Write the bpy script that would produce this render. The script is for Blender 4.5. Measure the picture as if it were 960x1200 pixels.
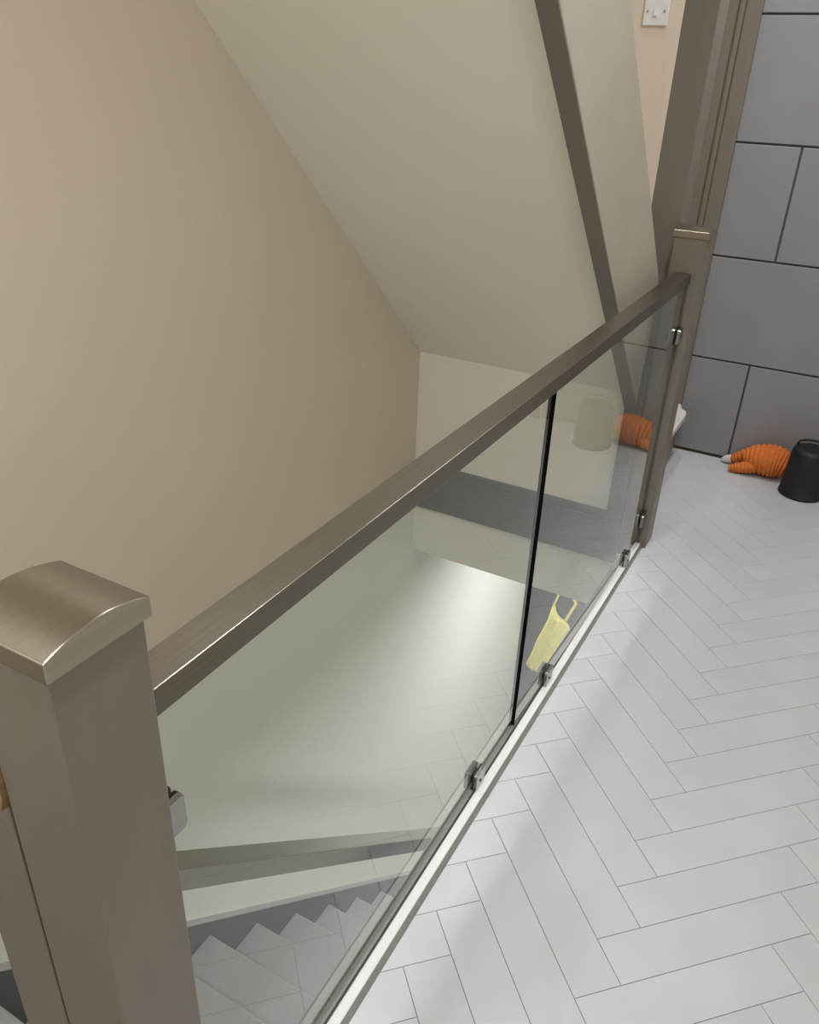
import bpy, bmesh, math, random
from mathutils import Matrix, Vector
random.seed(7)
for o in list(bpy.data.objects): bpy.data.objects.remove(o)
scene = bpy.context.scene
COL = scene.collection

# ------------------------------------------------------------------ camera
F_PX = 956.845                       # focal length in pixels of the 960 px wide frame
CAM = Vector((0.4556, 0.0, 1.36))
RIGHT = Vector((0.87269402, 0.48686825, 0.0369386))
DOWN = Vector((0.25816347, -0.39588757, -0.8812631))
FWD = Vector((-0.41443549, 0.77860923, -0.47118031))
cd = bpy.data.cameras.new('camera'); cam = bpy.data.objects.new('camera', cd); COL.objects.link(cam)
cd.sensor_fit = 'HORIZONTAL'; cd.sensor_width = 36.0; cd.lens = F_PX / 960 * 36.0
cd.clip_start = 0.02; cd.clip_end = 50
M = Matrix.Identity(4)
for r in range(3):
    M[r][0] = RIGHT[r]; M[r][1] = -DOWN[r]; M[r][2] = -FWD[r]; M[r][3] = CAM[r]
cam.matrix_world = M
scene.camera = cam

# ------------------------------------------------------------------ world, lights, exposure
w = bpy.data.worlds.new('world'); scene.world = w; w.use_nodes = True
w.node_tree.nodes['Background'].inputs[0].default_value = (0.8, 0.85, 0.9, 1)
w.node_tree.nodes['Background'].inputs[1].default_value = 0.02
vs = scene.view_settings
vs.view_transform = 'Standard'; vs.look = 'None'; vs.gamma = 1.0; vs.exposure = 0.0; vs.use_curve_mapping = False
cy = scene.cycles
cy.caustics_reflective = True; cy.blur_glossy = 0.0; cy.sample_clamp_indirect = 0.0
cy.use_guiding = True; cy.use_surface_guiding = True; cy.guiding_training_samples = 64
cy.max_bounces = 10; cy.diffuse_bounces = 5; cy.transparent_max_bounces = 16

def lamp(name, loc, power, size, color, spread=180):
    l = bpy.data.lights.new(name, 'AREA'); l.shape = 'DISK'; l.size = size; l.energy = power; l.color = color
    l.spread = math.radians(spread)
    o = bpy.data.objects.new(name, l); COL.objects.link(o); o.location = loc
    return o
WARM = (1.0, 0.90, 0.78)
COOL = (0.97, 0.985, 1.0)
LAMPS = [
    ('landing_lamp', (0.265, 2.72, 2.335), 9.5, 0.12, COOL, 150),
    ('landing_lamp', (0.265, 1.42, 2.335), 10.5, 0.12, COOL, 160),
    ('landing_lamp', (0.265, 0.12, 2.335), 7.5, 0.12, COOL, 150),
    ('stair_head_lamp', (-0.30, -0.60, 2.335), 12.0, 0.13, COOL, 150),
    ('loft_lamp', (-0.40, 2.60, 4.78), 16.0, 0.16, COOL, 150),
    ('hall_lamp', (0.00, 3.32, -0.290), 22.0, 0.12, COOL, 170),
    ('hall_lamp', (0.45, 1.50, -0.290), 7.5, 0.12, COOL, 170),  # unseen second hall lamp, added to light the stairs from under the landing
]
for spec in LAMPS: lamp(*spec)

# ------------------------------------------------------------------ materials
def mat(name, color, rough=0.5, metal=0.0, var=0.03, scale=6.0, bump=0.0, bscale=200.0, objvar=0.0, spec=0.5, aniso=0.0, stretch=None):
    m = bpy.data.materials.new(name); m.use_nodes = True
    nt = m.node_tree; N = nt.nodes; L = nt.links; b = N['Principled BSDF']
    b.inputs['Roughness'].default_value = rough; b.inputs['Metallic'].default_value = metal
    b.inputs['Specular IOR Level'].default_value = spec
    tc = N.new('ShaderNodeTexCoord'); mp = N.new('ShaderNodeMapping')
    L.new(tc.outputs['Object'], mp.inputs[0])
    if stretch: mp.inputs['Scale'].default_value = stretch
    nz = N.new('ShaderNodeTexNoise'); nz.inputs['Scale'].default_value = scale; nz.inputs['Detail'].default_value = 5
    L.new(mp.outputs[0], nz.inputs['Vector'])
    mr = N.new('ShaderNodeMapRange'); mr.inputs['To Min'].default_value = 1 - var; mr.inputs['To Max'].default_value = 1 + var
    mr.inputs['From Min'].default_value = 0.25; mr.inputs['From Max'].default_value = 0.75
    L.new(nz.outputs['Fac'], mr.inputs['Value'])
    val = mr.outputs[0]
    if objvar:
        oi = N.new('ShaderNodeObjectInfo'); m2 = N.new('ShaderNodeMapRange')
        m2.inputs['To Min'].default_value = 1 - objvar; m2.inputs['To Max'].default_value = 1 + objvar
        L.new(oi.outputs['Random'], m2.inputs['Value'])
        mu = N.new('ShaderNodeMath'); mu.operation = 'MULTIPLY'; L.new(val, mu.inputs[0]); L.new(m2.outputs[0], mu.inputs[1]); val = mu.outputs[0]
    hs = N.new('ShaderNodeHueSaturation'); hs.inputs['Color'].default_value = (*color, 1); L.new(val, hs.inputs['Value'])
    L.new(hs.outputs[0], b.inputs['Base Color'])
    if bump:
        n2 = N.new('ShaderNodeTexNoise'); n2.inputs['Scale'].default_value = bscale; n2.inputs['Detail'].default_value = 3
        L.new(mp.outputs[0], n2.inputs['Vector'])
        bp = N.new('ShaderNodeBump'); bp.inputs['Strength'].default_value = bump; bp.inputs['Distance'].default_value = 0.002
        L.new(n2.outputs['Fac'], bp.inputs['Height']); L.new(bp.outputs[0], b.inputs['Normal'])
    if aniso:
        b.inputs['Anisotropic'].default_value = aniso
        tg = N.new('ShaderNodeTangent'); tg.direction_type = 'UV_MAP'; tg.uv_map = 'UVMap'
        L.new(tg.outputs[0], b.inputs['Tangent'])
    return m

MT = {}
MT['beige'] = mat('beige_paint', (0.73, 0.63, 0.515), 0.75, var=0.02, scale=2.0, bump=0.08, bscale=120)
MT['cream'] = mat('cream_paint', (0.88, 0.85, 0.755), 0.75, var=0.02, scale=2.0, bump=0.08, bscale=120)
MT['white'] = mat('white_paint', (0.84, 0.83, 0.765), 0.7, var=0.02, scale=2.0, bump=0.06, bscale=120)
MT['ceil'] = mat('ceiling_paint', (0.80, 0.79, 0.77), 0.8)
MT['taupe'] = mat('taupe_satin_paint', (0.172, 0.151, 0.124), 0.42, var=0.05, scale=9, bump=0.10, bscale=60, stretch=(3, 3, 0.6))
MT['trimgrey'] = mat('grey_satin_paint', (0.12, 0.122, 0.12), 0.4, var=0.04, scale=8, bump=0.06, bscale=60)
MT['door'] = mat('door_grey_paint', (0.255, 0.25, 0.262), 0.45, var=0.04, scale=5, bump=0.05, bscale=150)
MT['groove'] = mat('groove_grey_paint', (0.09, 0.088, 0.092), 0.6)
MT['plank'] = mat('pale_grey_plank', (0.50, 0.515, 0.535), 0.38, var=0.055, scale=5.0, bump=0.05, bscale=90, objvar=0.022)
MT['screed'] = mat('dark_joint', (0.16, 0.16, 0.165), 0.8)
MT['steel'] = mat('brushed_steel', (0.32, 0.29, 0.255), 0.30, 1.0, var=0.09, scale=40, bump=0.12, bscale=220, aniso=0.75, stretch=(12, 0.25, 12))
MT['steelshade'] = mat('shaded_side_steel', (0.17, 0.152, 0.122), 0.34, 1.0, var=0.09, scale=40, bump=0.10, bscale=220, aniso=0.7, stretch=(12, 0.25, 12))  # rail steel again, with the shade of its side faces put into the colour
MT['capsteel'] = mat('brushed_cap_steel', (0.36, 0.32, 0.26), 0.34, 1.0, var=0.06, scale=30, bump=0.04, bscale=150, aniso=0.8, stretch=(10, 0.4, 10))
MT['chrome'] = mat('satin_chrome', (0.40, 0.39, 0.365), 0.25, 1.0, var=0.03, scale=30)
MT['black'] = mat('black_rubber', (0.012, 0.012, 0.013), 0.5)
MT['whiterail'] = mat('white_base_rail_paint', (0.70, 0.70, 0.695), 0.35, var=0.03, scale=15)
MT['alu'] = mat('grey_edge_strip', (0.30, 0.295, 0.285), 0.35, 0.6)
MT['stringcap'] = mat('pale_grey_edge', (0.36, 0.37, 0.365), 0.4)
MT['channel'] = mat('grey_channel', (0.22, 0.225, 0.21), 0.5)
MT['stair'] = mat('stair_grey_paint', (0.33, 0.335, 0.33), 0.45, var=0.03, scale=6)
MT['switch'] = mat('white_plastic', (0.80, 0.80, 0.80), 0.3, var=0.01)
MT['yellow'] = mat('yellow_cotton', (0.86, 0.77, 0.21), 0.85, var=0.05, scale=20, bump=0.3, bscale=300)
MT['bucket'] = mat('black_plastic', (0.004, 0.006, 0.0055), 0.55, var=0.15, scale=12)
MT['orange'] = mat('orange_corduroy', (0.62, 0.165, 0.028), 0.9, var=0.12, scale=60, bump=0.4, bscale=500)
MT['shoe'] = mat('pale_felt', (0.62, 0.60, 0.55), 0.8)
MT['wood'] = mat('bare_wood', (0.24, 0.155, 0.07), 0.5, var=0.3, scale=60)
MT['string'] = mat('light_taupe_paint', (0.40, 0.36, 0.30), 0.45, var=0.07, scale=7, bump=0.08, bscale=50, stretch=(3, 1, 1))
MT['halldoor'] = mat('hall_door_grey', (0.05, 0.053, 0.055), 0.5, var=0.06, scale=6)
MT['tread'] = mat('white_stair_paint', (0.62, 0.60, 0.56), 0.5)

# corduroy: dark grooves are in the geometry (ribs)
# glass: clear sheet with Fresnel reflection on both faces and a faint green body tint
def glass_mat():
    m = bpy.data.materials.new('clear_glass'); m.use_nodes = True
    nt = m.node_tree; N = nt.nodes; L = nt.links
    for n in list(N): N.remove(n)
    out = N.new('ShaderNodeOutputMaterial'); mix = N.new('ShaderNodeMixShader')
    tr = N.new('ShaderNodeBsdfTransparent'); tr.inputs[0].default_value = (0.955, 0.972, 0.955, 1)
    gl = N.new('ShaderNodeBsdfGlossy'); gl.inputs['Roughness'].default_value = 0.0; gl.inputs[0].default_value = (1, 1, 1, 1)
    fr = N.new('ShaderNodeFresnel'); fr.inputs['IOR'].default_value = 1.52
    geo = N.new('ShaderNodeNewGeometry')
    def mth(op, a, b=None, v=None):
        n = N.new('ShaderNodeMath'); n.operation = op; L.new(a, n.inputs[0])
        if b is not None: L.new(b, n.inputs[1])
        if v is not None: n.inputs[1].default_value = v
        return n.outputs[0]
    # reflectance of the whole sheet, taken once at the face the ray enters
    tot = mth('MINIMUM', mth('MULTIPLY', mth('POWER', fr.outputs[0], v=1.5), v=2.25), v=1.0)
    inv = N.new('ShaderNodeMath'); inv.operation = 'SUBTRACT'; inv.inputs[0].default_value = 1.0; L.new(geo.outputs['Backfacing'], inv.inputs[1])
    L.new(mth('MULTIPLY', tot, inv.outputs[0]), mix.inputs[0])
    L.new(tr.outputs[0], mix.inputs[1]); L.new(gl.outputs[0], mix.inputs[2])
    L.new(mix.outputs[0], out.inputs[0])
    return m
MT['glass'] = glass_mat()
MT['glassedge'] = mat('dark_green_glass_edge', (0.006, 0.009, 0.008), 0.6, spec=0.05)

# ------------------------------------------------------------------ helpers
def link_mesh(name, bm, m, parent=None, smooth=False, uvdir=None):
    bm.normal_update()
    if uvdir:
        uvl = bm.loops.layers.uv.new('UVMap')
        for f in bm.faces:
            n = f.normal; ax = Vector(uvdir)
            u = ax.cross(n)
            if u.length < 0.05: u = Vector((1, 0, 0)) if abs(ax.x) < 0.5 else Vector((0, 1, 0))
            u.normalize(); v = n.cross(u)
            for l in f.loops: l[uvl].uv = (l.vert.co.dot(u) * 5, l.vert.co.dot(v) * 5)
    me = bpy.data.meshes.new(name); bm.to_mesh(me); bm.free()
    mm = m if isinstance(m, (list, tuple)) else [m]
    for x in mm: me.materials.append(MT[x] if isinstance(x, str) else x)
    if smooth:
        for p in me.polygons: p.use_smooth = True
    o = bpy.data.objects.new(name, me); COL.objects.link(o)
    if parent: o.parent = parent
    return o

def add_box(bm, x0, x1, y0, y1, z0, z1, bevel=0.0, seg=2, mi=0):
    r = bmesh.ops.create_cube(bm, size=1.0)
    vs_ = r['verts']
    for v in vs_:
        v.co = Vector((x0 + (v.co.x + .5) * (x1 - x0), y0 + (v.co.y + .5) * (y1 - y0), z0 + (v.co.z + .5) * (z1 - z0)))
    fs = list({f for v in vs_ for f in v.link_faces})
    for f in fs: f.material_index = mi
    if bevel:
        es = list({e for v in vs_ for e in v.link_edges})
        bmesh.ops.bevel(bm, geom=es, offset=bevel, segments=seg, affect='EDGES', profile=0.5)
    return vs_

def box(name, x0, x1, y0, y1, z0, z1, m, parent=None, bevel=0.0, seg=2, uvdir=None):
    bm = bmesh.new(); add_box(bm, x0, x1, y0, y1, z0, z1, bevel, seg)
    return link_mesh(name, bm, m, parent, uvdir=uvdir)

def add_prism(bm, pts, axis, a0, a1, mi=0):
    """extrude the 2-D polygon pts along axis; pts are (y,z) for x, (x,z) for y, (x,y) for z"""
    def P(p, a):
        return {'x': (a, p[0], p[1]), 'y': (p[0], a, p[1]), 'z': (p[0], p[1], a)}[axis]
    A = [bm.verts.new(P(p, a0)) for p in pts]; B = [bm.verts.new(P(p, a1)) for p in pts]
    fs = [bm.faces.new(A), bm.faces.new(B[::-1])]
    n = len(pts)
    for i in range(n): fs.append(bm.faces.new((A[i], B[i], B[(i + 1) % n], A[(i + 1) % n])))
    for f in fs: f.material_index = mi
    bmesh.ops.recalc_face_normals(bm, faces=fs)
    return A + B

def prism(name, pts, axis, a0, a1, m, parent=None, bevel=0.0, uvdir=None):
    bm = bmesh.new(); add_prism(bm, pts, axis, a0, a1)
    if bevel: bmesh.ops.bevel(bm, geom=list(bm.edges), offset=bevel, segments=2, affect='EDGES', profile=0.5)
    return link_mesh(name, bm, m, parent, uvdir=uvdir)

def thing(name, label, cat, loc=(0, 0, 0), group=None):
    o = bpy.data.objects.new(name, None); COL.objects.link(o); o.location = loc; o.empty_display_size = 0.05
    return tag(o, label, cat, group)

def tag(o, label, cat, group=None):
    o['label'] = label; o['category'] = cat
    if group: o['group'] = group
    return o

def struct(o, label=None, cat=None):
    o['kind'] = 'structure'
    if label: o['label'] = label
    if cat: o['category'] = cat
    return o

def put(child, parent):
    """parent a mesh built in world coordinates under an Empty that only has a location"""
    child.parent = parent
    child.matrix_parent_inverse = Matrix.Translation(parent.location).inverted()
    return child

# ------------------------------------------------------------------ main dimensions (metres)
XW = -0.833            # outer wall of the stairwell
YB = 2.45              # end of the stairwell opening
YD = 3.377             # door wall
ZC = 2.35              # landing ceiling
ZL = -2.67             # hall floor
APR = -0.283           # hall ceiling
XR = 1.05              # landing right wall
YN = -1.25             # wall behind
TAN = math.tan(math.radians(43.3))
XE = -0.014            # landing edge

# ------------------------------------------------------------------ setting
wl = struct(box('wall_left', XW - 0.12, XW, YN, 4.1, 0.0, 4.85, 'beige'), 'beige painted wall along the outer side of the stairwell', 'wall')
struct(box('wall_left_lower', XW - 0.12, XW, YN, 4.1, ZL, 0.0, 'white'), 'pale cream wall beside the lower stairs', 'wall')
struct(box('wall_right', XR, XR + 0.1, YN, 4.1, ZL, 4.85, 'cream'), 'plain wall on the far side of the landing', 'wall')
struct(box('wall_front', XW, XR, YN - 0.1, YN, ZL, 4.85, 'cream'), 'plain wall at the head of the stairs', 'wall')
struct(box('floor_lower', XW, XR, YN, 4.1, ZL - 0.1, ZL, 'stair'), 'grey floor of the hall below', 'floor')
struct(box('ceiling_loft', XW, XR, YN, 4.1, 4.8, 4.9, 'ceil'), 'white ceiling over the loft stairs', 'ceiling')

bm = bmesh.new()
add_box(bm, -0.0525, XR, 0.495, YD, ZC, ZC + 0.25)
add_box(bm, XW, XR, YN, 0.495, ZC, ZC + 0.25)
struct(link_mesh('ceiling', bm, 'ceil'), 'white landing ceiling with stair opening', 'ceiling')

# landing slab
bm = bmesh.new()
add_box(bm, XE, XR, YN, YD, APR, -0.010)
add_box(bm, XW, XE, YN, 0.06, APR, -0.010)
add_box(bm, XW, XE, YB + 0.03, YD, APR, -0.010)
floor = struct(link_mesh('floor', bm, 'screed'), 'pale grey plank floor laid in herringbone on the landing', 'floor')

# herringbone planks
PW, PL, GAP = 0.0883, 0.391, 0.0008
S2 = math.sqrt(0.5)
def to_xy(a, b): return ((a - b) * S2, (a + b) * S2)
P0 = (0.3395, 1.1315)
def clip(poly, f):
    out = []
    for i in range(len(poly)):
        p, q = poly[i], poly[(i + 1) % len(poly)]
        fp, fq = f(p), f(q)
        if fp >= 0: out.append(p)
        if (fp >= 0) != (fq >= 0):
            t = fp / (fp - fq); out.append((p[0] + t * (q[0] - p[0]), p[1] + t * (q[1] - p[1])))
    return out
def plank_mesh(poly):
    bm = bmesh.new()
    vs_ = add_prism(bm, poly, 'z', -0.010, 0.0)
    top = [e for e in bm.edges if all(abs(v.co.z) < 1e-6 for v in e.verts)]
    bmesh.ops.bevel(bm, geom=top, offset=0.0006, segments=1, affect='EDGES')
    bm.normal_update()
    me = bpy.data.meshes.new('plank'); bm.to_mesh(me); bm.free(); me.materials.append(MT['plank']); return me
FULL = {}
g = GAP / 2
RA = [(g, -PW + g), (PL - g, -PW + g), (PL - g, -g), (g, -g)]
RB = [(g, g), (PW - g, g), (PW - g, PL - g), (g, PL - g)]
count = 0
REGIONS = ((XE, XR, -0.75, YD - 0.002), (-0.080, XE, 2.66, YD - 0.002))
for reg, i in [(r_, i_) for r_ in REGIONS for i_ in range(-26, 30)]:
    x_lo, x_hi, y_lo, y_hi = reg
    for j in range(-3, 4):
        for kind, rect in (('A', RA), ('B', RB)):
            oa = (i * PW + j * PL, i * PW - j * PL)
            org = to_xy(*oa); ox, oy = org[0] + P0[0], org[1] + P0[1]
            pts = [(ox + to_xy(*p)[0], oy + to_xy(*p)[1]) for p in rect]
            c = pts
            for f in (lambda p: p[0] - x_lo, lambda p: x_hi - p[0], lambda p: p[1] - y_lo, lambda p: y_hi - p[1]):
                c = clip(c, f)
                if len(c) < 3: break
            if len(c) < 3: continue
            area = abs(sum(c[k][0] * c[(k + 1) % len(c)][1] - c[(k + 1) % len(c)][0] * c[k][1] for k in range(len(c)))) / 2
            if area < 1e-4: continue
            if len(c) == 4 and all(abs(c[k][0] - pts[k][0]) + abs(c[k][1] - pts[k][1]) < 1e-9 for k in range(4)):
                if kind not in FULL: FULL[kind] = plank_mesh([(to_xy(*p)) for p in rect])
                o = bpy.data.objects.new('plank', FULL[kind]); o.location = (ox, oy, 0)
            else:
                cx = sum(p[0] for p in c) / len(c); cy = sum(p[1] for p in c) / len(c)
                o = bpy.data.objects.new('plank', plank_mesh([(p[0] - cx, p[1] - cy) for p in c])); o.location = (cx, cy, 0)
            COL.objects.link(o); o.parent = floor; count += 1

# door wall of the landing (beyond the loft stairs) with the door opening left to the door leaf
DX0, DX1, DH = -0.0815, 0.6805, 1.981
bm = bmesh.new()
add_box(bm, XW, DX0, YD, YD + 0.12, APR, 4.8)
add_box(bm, DX1, XR, YD, YD + 0.12, APR, 4.8)
add_box(bm, DX0, DX1, YD, YD + 0.12, DH, 4.8)
add_box(bm, DX0, DX1, YD, YD + 0.12, APR, -0.010)
struct(link_mesh('wall_back', bm, 'beige'), 'beige wall with the light switch and the grey door', 'wall')

door = struct(box('door_1', DX0, DX1, YD + 0.012, YD + 0.05, 0.010, DH, 'groove'), 'grey painted door with wide horizontal panels divided by grooves', 'door')
rows = 5; RH = (DH - 0.010) / rows
def door_panel(x0, x1, z0, z1):
    bm = bmesh.new(); add_box(bm, x0, x1, YD + 0.002, YD + 0.0135, z0, z1, 0.0022, 2)
    o = link_mesh('panel', bm, 'door', door)
G = 0.0036
for r in range(rows):
    z0, z1 = 0.010 + r * RH + (G if r else 0), 0.010 + (r + 1) * RH - (G if r < rows - 1 else 0)
    xv = 0.1445 if r % 2 == 0 else 0.4545
    door_panel(DX0 + 0.001, xv - G, z0, z1); door_panel(xv + G, DX1 - 0.001, z0, z1)

# architrave left of the door: flat board with two beads
def architrave(name, x0, x1, flip, label):
    prof = [(0, 0), (0, 0.018), (0.30, 0.018), (0.33, 0.012), (0.36, 0.018), (0.40, 0.021), (0.46, 0.021), (0.50, 0.018), (0.53, 0.012), (0.56, 0.018), (0.95, 0.018), (1.0, 0.012), (1.0, 0)]
    w_ = x1 - x0
    pts = [(x0 + (p if not flip else 1 - p) * w_, YD - d) for p, d in prof]
    if flip: pts = pts[::-1]
    return struct(prism(name, pts, 'z', 0.0, DH + 0.06, 'taupe'), label, 'door trim')
architrave('trim_1', -0.1945, -0.0800, False, 'taupe grooved architrave along the grey door')
architrave('trim_2', 0.686, 0.7935, True, 'taupe grooved architrave on the far side of the grey door')

# end wall of the stairwell below the loft stairs, and the edge of the landing under it
struct(box('wall_stair_end', XW, -0.048, YB, YB + 0.03, -0.06, 0.60, 'cream'), 'cream wall closing the space under the loft stairs', 'wall')
struct(box('wall_stair_apron', XW, XE, YB + 0.004, YB + 0.03, APR, -0.06, 'cream'), 'beige edge of the upper floor under the grey skirting', 'wall')
# skirting with stepped moulding
ZB0, ZB1 = -0.076, 0.104
def skirt_profile():
    return [(YB, ZB0), (YB - 0.018, ZB0), (YB - 0.018, ZB0 + 0.055), (YB - 0.015, ZB0 + 0.058), (YB - 0.015, ZB1 - 0.046),
            (YB - 0.0115, ZB1 - 0.042), (YB - 0.0135, ZB1 - 0.036), (YB - 0.0135, ZB1 - 0.030), (YB - 0.009, ZB1 - 0.026), (YB - 0.011, ZB1 - 0.021), (YB - 0.009, ZB1 - 0.004), (YB - 0.004, ZB1), (YB, ZB1)]
bb = struct(prism('baseboard_back', skirt_profile(), 'x', XW, -0.046, 'trimgrey'), 'grey moulded skirting board across the end of the stairwell', 'skirting board')
prism('end_board', [(-0.097, YB - 0.0205), (-0.0442, YB - 0.0205), (-0.0442, YB), (-0.097, YB)], 'z', ZB0, 0.62, 'trimgrey', bb)

# hall below: end wall with grey boarded door
YH = 3.97
struct(box('wall_hall_end', XW, XR, YH, YH + 0.1, ZL, -0.01, 'white'), 'end wall of the hall below', 'wall')
d2 = struct(box('door_2', XW + 0.03, 0.10, YH - 0.030, YH - 0.002, ZL + 0.01, -0.60, 'groove'), 'dark grey boarded door in the hall below', 'door')
for k in range(9):
    z0 = ZL + 0.012 + k * 0.2285
    for (x0, x1) in ((XW + 0.03, -0.42), (-0.42, 0.10)):
        bm = bmesh.new(); add_box(bm, x0 + 0.0008, x1 - 0.0008, YH - 0.040, YH - 0.0295, z0 + 0.001, z0 + 0.2265, 0.0015, 1)
        link_mesh('panel', bm, 'halldoor', d2)

# ------------------------------------------------------------------ loft stairs above
loft = thing('loft_staircase', 'closed loft staircase with taupe string rising above the lower stairs', 'staircase', (-0.4, 2.5, 0.0))
H_SOF, H_BOT, H_TOP = 2.825, 2.778, 3.165
def hz(h, y): return h - TAN * y
put(prism('soffit', [(0.50, hz(H_SOF, 0.50)), (YB - 0.001, hz(H_SOF, YB)), (YB - 0.001, hz(H_SOF, YB) + 0.03), (0.50, hz(H_SOF, 0.50) + 0.03)], 'x', XW + 0.0005, -0.10, 'cream'), loft)
put(prism('string', [(0.50, hz(H_BOT, 0.50)), (YB - 0.001, hz(H_BOT, YB)), (YB - 0.001, hz(H_TOP, YB)), (0.50, hz(H_TOP, 0.50))], 'x', -0.100, -0.062, 'string', bevel=0.002), loft)
put(prism('string_edge', [(0.50, hz(H_BOT - 0.006, 0.50)), (YB - 0.001, hz(H_BOT - 0.006, YB)), (YB - 0.001, hz(H_BOT, YB)), (0.50, hz(H_BOT, 0.50))], 'x', -0.100, -0.062, 'taupe'), loft)
H_NOS = 3.075
for k in range(9):
    zt = 0.80 + k * 0.2054; yt = (H_NOS - zt) / TAN
    put(box('tread', XW + 0.001, -0.1005, yt - 0.232, yt, zt - 0.022, zt, 'tread', bevel=0.004), loft)
    put(box('riser', XW + 0.001, -0.1005, yt - 0.032, yt - 0.020, zt - 0.195, zt - 0.022, 'tread'), loft)
# two winder steps turning towards the landing behind the newel
def rounded_tread(x0, x1, y0, y1, z0, z1, r):
    pts = [(x0, y0), (x1, y0)]
    pts += [(x1, y1 - 0.135)]
    for k in range(1, 7):
        a = k / 6 * math.pi / 2 * 0.9
        pts.append((x1 - r * (1 - math.cos(a)), y1 - 0.135 + 2.0 * r * math.sin(a)))
    pts += [(x1 - 0.05, y1), (x0, y1)]
    return pts
put(prism('winder_tread', rounded_tread(XW + 0.001, -0.035, YB + 0.21, YD - 0.001, 0, 0, 0.035), 'z', 0.176, 0.200, 'tread', bevel=0.002), loft)
put(box('winder_riser', -0.092, -0.078, YB + 0.21, YD - 0.025, 0.0, 0.176, 'door'), loft)
put(prism('winder_tread', [(XW + 0.001, YB + 0.21), (-0.15, YB + 0.21), (-0.45, YD - 0.001), (XW + 0.001, YD - 0.001)], 'z', 0.376, 0.400, 'tread'), loft)
put(prism('winder_riser', [(-0.18, YB + 0.21), (-0.165, YB + 0.21), (-0.465, YD - 0.001), (-0.48, YD - 0.001)], 'z', 0.200, 0.376, 'tread'), loft)

# ------------------------------------------------------------------ lower stairs
low = thing('staircase', 'grey painted staircase going down beside the pale wall', 'staircase', (-0.45, 2.9, ZL))
RISE, GO = 0.2054, 0.216
Y5 = 1.161
HN = 0.064
ybot = Y5 + 8 * GO
SX0, SX1 = XW + 0.0005, -0.807
h_s = 0.122
def string_poly(htop, hbot, ya, yb): return [(ya, hz(htop, ya)), (yb, hz(htop, yb)), (yb, max(ZL, hz(hbot, yb))), (ya, hz(hbot, ya))]
put(prism('wall_string', [(0.06, 0.0), (0.125, 0.0), (ybot, hz(h_s, ybot)), (ybot, ZL), (ybot - 0.3, ZL), (0.06, -0.25)], 'x', SX0, SX1, 'trimgrey', bevel=0.002), low)
put(prism('outer_string', [(0.356, hz(h_s, 0.356)), (ybot, hz(h_s, ybot)), (ybot, ZL), (ybot - 0.3, ZL), (0.356, -0.52)], 'x', -0.1235, -0.0475, 'trimgrey', bevel=0.002), low)
put(prism('string_cap', [(0.13, hz(h_s, 0.13)), (ybot, hz(h_s, ybot)), (ybot, hz(h_s, ybot) + 0.004), (0.13, hz(h_s, 0.13) + 0.004)], 'x', SX0, SX1 + 0.001, 'stringcap'), low)
for k in range(1, 13):
    zt = -k * RISE; yn = Y5 + (k - 5) * GO
    put(box('tread', SX1, -0.1235, yn - GO - 0.012, yn, zt - 0.022, zt, 'stair', bevel=0.005), low)
for k in range(1, 14):
    zt = -k * RISE; yn = Y5 + (k - 6) * GO
    put(box('riser', SX1, -0.1235, yn - 0.030, yn - 0.016, max(zt, ZL), zt + RISE - 0.022, 'stair'), low)

# ------------------------------------------------------------------ posts
def cap_mesh(cx, cy, z0, half, edge, crown, n=48):
    """square cap, barrel-topped: profile curved along y, straight along x"""
    pts = [(cy - half, z0), (cy - half, z0 + edge)]
    for k in range(1, n):
        t = k / n; pts.append((cy - half + 2 * half * t, z0 + edge + crown * math.sin(math.pi * t) ** 0.9))
    pts += [(cy + half, z0 + edge), (cy + half, z0)]
    bm = bmesh.new(); add_prism(bm, pts, 'x', cx - half, cx + half)
    es = [e for e in bm.edges if e.calc_face_angle(0) > 0.6]
    bmesh.ops.bevel(bm, geom=es, offset=0.0012, segments=2, affect='EDGES', profile=0.5)
    return bm
def newel(cx, cy, half, ztop, label, zbase=0.0):
    t = thing('newel_post', label, 'newel post', (cx, cy, zbase), 'glass balustrade newels')
    put(box('post', cx - half, cx + half, cy - half, cy + half, zbase, ztop, 'taupe', bevel=0.0018), t)
    c = put(link_mesh('cap', cap_mesh(cx, cy, ztop - 0.001, half + 0.0045, 0.0175, 0.010), 'capsteel', uvdir=(0, 1, 0)), t)
    return t
NY = 0.309
newel(0.0, NY, 0.0437, 0.992, 'square taupe newel post with curved brushed steel cap at the stair head')
FY = 2.4945
newel(0.0, FY, 0.0437, 0.992, 'square taupe newel post with steel cap in front of the tall post')
t = thing('tall_newel_post', 'tall square taupe post rising past the loft stair string', 'newel post', (-0.0988, 2.597, 0.0))
put(box('post', -0.1435, -0.0540, 2.5385, 2.655, 0.0, ZC + 0.25, 'taupe', bevel=0.002), t)
# short half post beside the near newel, its top chipped back to bare wood
t = thing('half_newel_post', 'short taupe half post fixed beside the stair head newel, bare wood at top', 'newel post', (-0.083, NY, -0.9))
put(prism('post', [(-0.1225, -0.9), (-0.0475, -0.9), (-0.0475, 0.828), (-0.0545, 0.842), (-0.062, 0.846), (-0.1225, 0.855)], 'y', NY - 0.0437, NY + 0.0437, 'taupe', bevel=0.0015), t)
bm = bmesh.new()
ch = [(-0.0478, 0.818), (-0.0450, 0.832), (-0.0440, 0.846), (-0.0455, 0.858), (-0.0475, 0.869), (-0.0540, 0.878), (-0.0640, 0.874), (-0.0640, 0.842), (-0.0545, 0.836)]
add_prism(bm, ch, 'y', NY - 0.0475, NY - 0.038)
for v in bm.verts: v.co += Vector((random.uniform(-.0008, .0008), random.uniform(-.0022, .0022), random.uniform(-.0012, .0012)))
wch = put(link_mesh('bare_wood_chip', bm, 'wood'), t)

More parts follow.
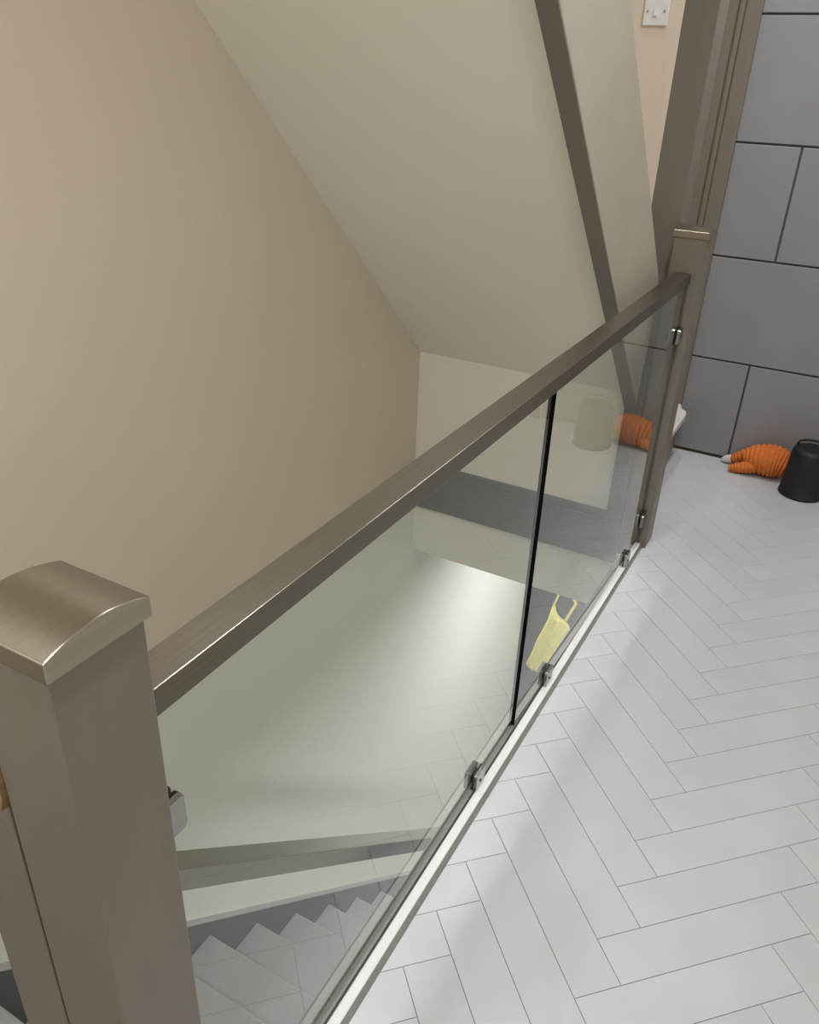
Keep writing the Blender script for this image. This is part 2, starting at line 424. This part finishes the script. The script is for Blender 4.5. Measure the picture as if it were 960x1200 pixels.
# ------------------------------------------------------------------ balustrade of the landing
ZR0, ZR1, RHW = 0.866, 0.896, 0.0215
RY0, RY1 = NY + 0.0437, FY - 0.0437
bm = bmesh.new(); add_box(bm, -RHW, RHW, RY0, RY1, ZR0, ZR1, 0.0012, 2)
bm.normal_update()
for f in bm.faces: f.material_index = 1 if abs(f.normal.x) > 0.9 or f.normal.z < -0.5 else 0  # sides and underside get the steel with painted-in shade
hr = tag(link_mesh('handrail', bm, ['steel', 'steelshade'], uvdir=(0, 1, 0)), 'brushed steel handrail along the landing between the two capped newels', 'handrail')

base = thing('base_rail', 'white base rail on the landing floor under the glass', 'base rail', (0, 1.4, 0))
BZ = 0.016
put(link_mesh('rail', (lambda b: (add_box(b, -0.0135, 0.0275, RY0, RY1, 0.0002, BZ, 0.002, 2), b)[1])(bmesh.new()), 'whiterail'), base)
put(prism('edge_strip', [(0.0277, 0.0002), (0.0345, 0.0002), (0.0345, 0.004), (0.0325, 0.010), (0.0277, 0.0145)], 'y', RY0, RY1, 'alu'), base)
put(box('seal', 0.0065, 0.0092, RY0, RY1, BZ, BZ + 0.006, 'black'), base)
put(box('channel', -0.0130, 0.0062, RY0, RY1, BZ, BZ + 0.002, 'channel'), base)

YJ = 1.4125
GZ0, GZ1, GT = BZ + 0.0062, ZR0 + 0.0, 0.004
def glass_panel(y0, y1, label, yaw=0.0, x=0.0):
    cy = (y0 + y1) / 2
    t = thing('glass_screen', label, 'glass screen', (x, cy, GZ0), 'balustrade glass')
    L2 = (y1 - y0) / 2
    box('pane', -GT, GT, -L2 + 0.0012, L2 - 0.0012, 0, GZ1 - GZ0, 'glass', t)
    box('edge', -GT, GT, -L2, -L2 + 0.0011, 0, GZ1 - GZ0, 'glassedge', t)
    box('edge', -GT, GT, L2 - 0.0011, L2, 0, GZ1 - GZ0, 'glassedge', t)
    t.rotation_euler.z = yaw
    return t
glass_panel(RY0 + 0.012, YJ - 0.0025, 'larger clear glass panel between the stair head newel and the joint', x=-0.004)
glass_panel(YJ + 0.0025, RY1 - 0.008, 'clear glass panel next to the tall post, yellow top seen through it', yaw=-0.014, x=0.0075)
def far_x(y): return 0.0075 + 0.014 * (y - (YJ + RY1) / 2)

# clamps: two D-shaped plates, gasket between, fixing block
def clamp(loc, rot, label):
    t = thing('glass_clamp', label, 'glass clamp', loc, 'glass clamps')
    t.rotation_euler = rot
    # local frame: +Z points away from the fixing surface along the glass, X across the glass, Y along the surface
    def plate(x0, x1, name, m):
        w_, hgt, r = 0.0225, 0.047, 0.006
        pts = [(-w_, 0.0), (w_, 0.0), (w_, hgt - r)]
        for k in range(1, 4): a = k / 4 * math.pi / 2; pts.append((w_ - r + r * math.cos(a), hgt - r + r * math.sin(a)))
        pts += [(w_ - r, hgt), (-w_ + r, hgt)]
        for k in range(1, 4): a = math.pi / 2 + k / 4 * math.pi / 2; pts.append((-w_ + r + r * math.cos(a), hgt - r + r * math.sin(a)))
        pts.append((-w_, hgt - r))
        bm = bmesh.new(); add_prism(bm, pts, 'x', x0, x1)
        if name == 'plate':
            es = [e for e in bm.edges if e.calc_face_angle(0) > 1.2]
            bmesh.ops.bevel(bm, geom=es, offset=0.0012, segments=2, affect='EDGES')
        return link_mesh(name, bm, m, t)
    plate(GT + 0.0035, GT + 0.0105, 'plate', 'chrome'); plate(-GT - 0.0105, -GT - 0.0035, 'plate', 'chrome')
    plate(GT + 0.0002, GT + 0.0034, 'gasket', 'black'); plate(-GT - 0.0034, -GT - 0.0002, 'gasket', 'black')
    bm = bmesh.new(); bmesh.ops.create_cone(bm, cap_ends=True, segments=12, radius1=0.0035, radius2=0.003, depth=0.002)
    for v in bm.verts: v.co = Vector((GT + 0.0105 + v.co.z + 0.0005, v.co.x, v.co.y + 0.020))
    link_mesh('screw', bm, 'black', t)
    return t
UP = (0, 0, 0)
clamp((-0.004, 1.212, BZ - 0.004), UP, 'steel glass clamp on the base rail of the larger panel')
clamp((far_x(1.613), 1.613, BZ - 0.004), UP, 'steel glass clamp on the base rail below the yellow top')
clamp((far_x(2.290), 2.290, BZ - 0.004), UP, 'steel glass clamp on the base rail close to the tall post')
clamp((-0.004, RY0 + 0.0, 0.722), (-math.pi / 2, 0, 0), 'steel glass clamp on the stair head newel post')
clamp((far_x(RY1), RY1 - 0.0, 0.116), (math.pi / 2, 0, 0), 'lower steel glass clamp on the newel in front of the tall post')
clamp((far_x(RY1), RY1 - 0.0, 0.722), (math.pi / 2, 0, 0), 'upper steel glass clamp on the newel in front of the tall post')

# ------------------------------------------------------------------ rail of the lower stairs
r2 = thing('stair_handrail', 'brushed grey handrail sloping down behind the glass above the lower stairs', 'handrail', (-0.089, NY + 0.0437, 0.6))
ra, rb = NY + 0.0437, 2.895
H2T, H2B = 0.953, 0.915
put(prism('rail', [(ra, hz(H2T, ra)), (rb, hz(H2T, rb)), (rb, hz(H2B, rb)), (ra, hz(H2B, ra))], 'x', -0.112, -0.066, 'steel', bevel=0.0012, uvdir=(0, 0.728, -0.686)), r2)
t = thing('lower_newel_post', 'taupe newel post at the foot of the lower stairs', 'newel post', (-0.083, 2.945, ZL))
put(box('post', -0.127, -0.039, 2.8955, 2.9895, ZL, -1.58, 'taupe', bevel=0.002), t)
put(link_mesh('cap', cap_mesh(-0.083, 2.9425, -1.58, 0.049, 0.0175, 0.010), 'capsteel', uvdir=(1, 0, 0)), t)

# ------------------------------------------------------------------ light switch
sx, sz = -0.4355, 1.5915
t = thing('light_switch', 'white single light switch on the beige wall beside the tall post', 'light switch', (sx, YD, sz))
put(box('plate', sx - 0.0435, sx + 0.0435, YD - 0.008, YD, sz - 0.0435, sz + 0.0435, 'switch', bevel=0.003, seg=3), t)
put(prism('rocker', [(YD - 0.008, sz - 0.0135), (YD - 0.0135, sz - 0.0135), (YD - 0.0095, sz + 0.0135), (YD - 0.008, sz + 0.0135)], 'x', sx - 0.0075, sx + 0.0075, 'switch', bevel=0.0006), t)
for s in (-1, 1):
    bm = bmesh.new(); bmesh.ops.create_cone(bm, cap_ends=True, segments=14, radius1=0.0035, radius2=0.0035, depth=0.0016)
    for v in bm.verts: v.co = Vector((sx + s * 0.030 + v.co.x, YD - 0.0085 + v.co.z, sz + v.co.y))
    put(link_mesh('screw', bm, 'chrome'), t)

# ------------------------------------------------------------------ toy, bucket, yellow top
def ribbed_tube(path, radii, ribs, depth, nseg=20, sub=6, squash=1.0):
    """tube along path (list of Vector) with fine rings of ribs"""
    n = ribs * sub
    def ev(t):
        u = t * (len(path) - 1); i = min(int(u), len(path) - 2); f = u - i
        p0, p1, p2, p3 = path[max(i - 1, 0)], path[i], path[i + 1], path[min(i + 2, len(path) - 1)]
        q = 0.5 * ((2 * p1) + (p2 - p0) * f + (2 * p0 - 5 * p1 + 4 * p2 - p3) * f * f + (3 * p1 - p0 - 3 * p2 + p3) * f ** 3)
        r0, r1, r2_, r3 = radii[max(i - 1, 0)], radii[i], radii[i + 1], radii[min(i + 2, len(radii) - 1)]
        r = 0.5 * ((2 * r1) + (r2_ - r0) * f + (2 * r0 - 5 * r1 + 4 * r2_ - r3) * f * f + (3 * r1 - r0 - 3 * r2_ + r3) * f ** 3)
        return q, max(r, 0.001)
    bm = bmesh.new(); rings = []
    for k in range(n + 1):
        t = k / n; p, r = ev(t); pa, _ = ev(max(0, t - 0.01)); pb, _ = ev(min(1, t + 0.01))
        d = (pb - pa).normalized(); s = d.cross(Vector((0, 0, 1))).normalized(); u = s.cross(d)
        rr = r - depth * (1 - abs(math.sin(math.pi * k / sub))) if 0 < k < n else r * 0.6
        rings.append([bm.verts.new(p + (s * math.cos(2 * math.pi * j / nseg) + u * math.sin(2 * math.pi * j / nseg) * squash) * rr) for j in range(nseg)])
    for a, b in zip(rings, rings[1:]):
        for j in range(nseg): bm.faces.new((a[j], a[(j + 1) % nseg], b[(j + 1) % nseg], b[j]))
    bm.faces.new(rings[0][::-1]); bm.faces.new(rings[-1])
    bmesh.ops.recalc_face_normals(bm, faces=bm.faces)
    return bm
V = Vector
toy = thing('plush_toy', 'orange ribbed corduroy plush toy lying at the foot of the grey door', 'soft toy', (0.29, 3.30, 0))
put(link_mesh('body', ribbed_tube([V((0.215, 3.302, 0.052)), V((0.245, 3.300, 0.060)), V((0.290, 3.299, 0.0655)), V((0.335, 3.300, 0.0655)), V((0.366, 3.298, 0.060)), V((0.388, 3.300, 0.052))], [0.030, 0.053, 0.0655, 0.0655, 0.052, 0.026], 13, 0.0075), 'orange', smooth=True), toy)
put(link_mesh('limb', ribbed_tube([V((0.262, 3.330, 0.085)), V((0.222, 3.334, 0.062)), V((0.185, 3.336, 0.036)), V((0.163, 3.338, 0.022))], [0.030, 0.026, 0.022, 0.017], 8, 0.005, 16), 'orange', smooth=True), toy)
put(link_mesh('limb', ribbed_tube([V((0.262, 3.268, 0.040)), V((0.228, 3.262, 0.031)), V((0.195, 3.258, 0.022)), V((0.168, 3.256, 0.014))], [0.027, 0.025, 0.020, 0.012], 8, 0.004, 16), 'orange', smooth=True), toy)
put(link_mesh('shoe', ribbed_tube([V((0.166, 3.338, 0.024)), V((0.150, 3.339, 0.019)), V((0.136, 3.340, 0.014)), V((0.126, 3.341, 0.010))], [0.017, 0.017, 0.013, 0.006], 3, 0.0, 16), 'shoe', smooth=True), toy)

def lathe(prof, n=40):
    bm = bmesh.new(); rings = []
    for r, z in prof:
        rings.append([bm.verts.new((r * math.cos(2 * math.pi * j / n), r * math.sin(2 * math.pi * j / n), z)) for j in range(n)])
    for a, b in zip(rings, rings[1:]):
        for j in range(n): bm.faces.new((a[j], a[(j + 1) % n], b[(j + 1) % n], b[j]))
    bm.faces.new(rings[0][::-1]); bm.faces.new(rings[-1])
    bmesh.ops.recalc_face_normals(bm, faces=bm.faces)
    return bm
bk = thing('bucket', 'small black upturned bucket standing beside the orange toy', 'bucket', (0.447, 3.200, 0))
link_mesh('body', lathe([(0.076, 0.0), (0.081, 0.002), (0.081, 0.010), (0.079, 0.013), (0.0765, 0.06), (0.072, 0.13), (0.0685, 0.172), (0.064, 0.184), (0.055, 0.189), (0.030, 0.191), (0.004, 0.192)]), 'bucket', bk, smooth=True)
def tube_bm(pts, r, n=10):
    bm = bmesh.new(); rings = []
    for i, p in enumerate(pts):
        d = (pts[min(i + 1, len(pts) - 1)] - pts[max(i - 1, 0)]).normalized()
        s = d.cross(Vector((0.3, 1, 0.1))).normalized(); u = s.cross(d)
        rings.append([bm.verts.new(p + s * r * math.cos(2 * math.pi * j / n) + u * r * math.sin(2 * math.pi * j / n)) for j in range(n)])
    for a, b in zip(rings, rings[1:]):
        for j in range(n): bm.faces.new((a[j], a[(j + 1) % n], b[(j + 1) % n], b[j]))
    bm.faces.new(rings[0][::-1]); bm.faces.new(rings[-1]); bmesh.ops.recalc_face_normals(bm, faces=bm.faces)
    return bm
arc = [V((-0.056 * math.cos(a), 0.01, 0.176 + 0.040 * math.sin(a) ** 0.5)) for a in [math.pi * k / 16 for k in range(17)]]
link_mesh('handle', tube_bm(arc, 0.0048), 'bucket', bk, smooth=True)
tagbm = bmesh.new(); add_prism(tagbm, [(0.066, 0.02), (0.080, 0.012), (0.0815, 0.045), (0.075, 0.052)], 'y', -0.042, -0.030)
link_mesh('clip', tagbm, 'switch', bk)

# yellow strappy top hanging in front of the hall door
top = thing('camisole_top', 'yellow strappy top hanging on the dark door in the hall below', 'clothing', (-0.63, YH - 0.05, -1.86))
YT = YH - 0.062
rowsdef = [(-1.325, -0.650, -0.553), (-1.440, -0.667, -0.538), (-1.475, -0.677, -0.524), (-1.526, -0.691, -0.531), (-1.575, -0.706, -0.546), (-1.623, -0.720, -0.560),
           (-1.67, -0.729, -0.575), (-1.712, -0.738, -0.592), (-1.765, -0.752, -0.612), (-1.816, -0.767, -0.632), (-1.838, -0.735, -0.640)]
NECK = [0.0, 0.0, 0.018, 0.045, 0.062, 0.072, 0.079, 0.084, 0.088, 0.091, 0.093, 0.094, 0.095, 0.100, 0.112]
bm = bmesh.new(); F = []; Bk = []
NC = 14
for ri, (z, x0, x1) in enumerate(rowsdef):
    fr, br = [], []
    for k in range(NC + 1):
        u = k / NC; x = x0 + (x1 - x0) * u
        fold = 0.011 * math.sin(u * 9.5 + ri * 0.32) + 0.006 * math.sin(u * 21 + ri * 0.7)
        e = math.sin(math.pi * u) ** 0.5
        zz = z - (0.016 * u if ri > 6 else 0) - (NECK[k] if ri == 0 else 0)
        fr.append(bm.verts.new((x, YT - 0.016 * e + fold * e, zz))); br.append(bm.verts.new((x, YT + 0.016 * e, zz)))
    F.append(fr); Bk.append(br)
for r in range(len(F) - 1):
    for k in range(NC):
        bm.faces.new((F[r][k], F[r][k + 1], F[r + 1][k + 1], F[r + 1][k])); bm.faces.new((Bk[r][k], Bk[r + 1][k], Bk[r + 1][k + 1], Bk[r][k + 1]))
    bm.faces.new((F[r][0], F[r + 1][0], Bk[r + 1][0], Bk[r][0])); bm.faces.new((F[r][NC], Bk[r][NC], Bk[r + 1][NC], F[r + 1][NC]))
for k in range(NC):
    bm.faces.new((F[0][k], Bk[0][k], Bk[0][k + 1], F[0][k + 1])); bm.faces.new((F[-1][k], F[-1][k + 1], Bk[-1][k + 1], Bk[-1][k]))
bmesh.ops.recalc_face_normals(bm, faces=bm.faces)
body = put(link_mesh('fabric', bm, 'yellow', smooth=True), top)
def strap(pts, w_):
    bm = bmesh.new()
    for (xa, za), (xb, zb) in zip(pts, pts[1:]):
        add_prism(bm, [(xa - w_ / 2, za), (xa + w_ / 2, za), (xb + w_ / 2, zb), (xb - w_ / 2, zb)], 'y', YT - 0.004, YT + 0.002)
    return put(link_mesh('strap', bm, 'yellow'), top)
strap([(-0.645, -1.345), (-0.640, -1.318), (-0.630, -1.28), (-0.600, -1.12)], 0.011)
strap([(-0.570, -1.44), (-0.545, -1.36), (-0.517, -1.28), (-0.590, -1.12)], 0.017)
hk = tag(link_mesh('coat_hook', tube_bm([V((-0.595, YH - 0.040, -1.10)), V((-0.595, YH - 0.055, -1.105)), V((-0.595, YT - 0.004, -1.115)), V((-0.595, YT - 0.014, -1.105))], 0.006), 'chrome', smooth=True), 'small metal hook on the dark door holding the yellow top', 'hook')
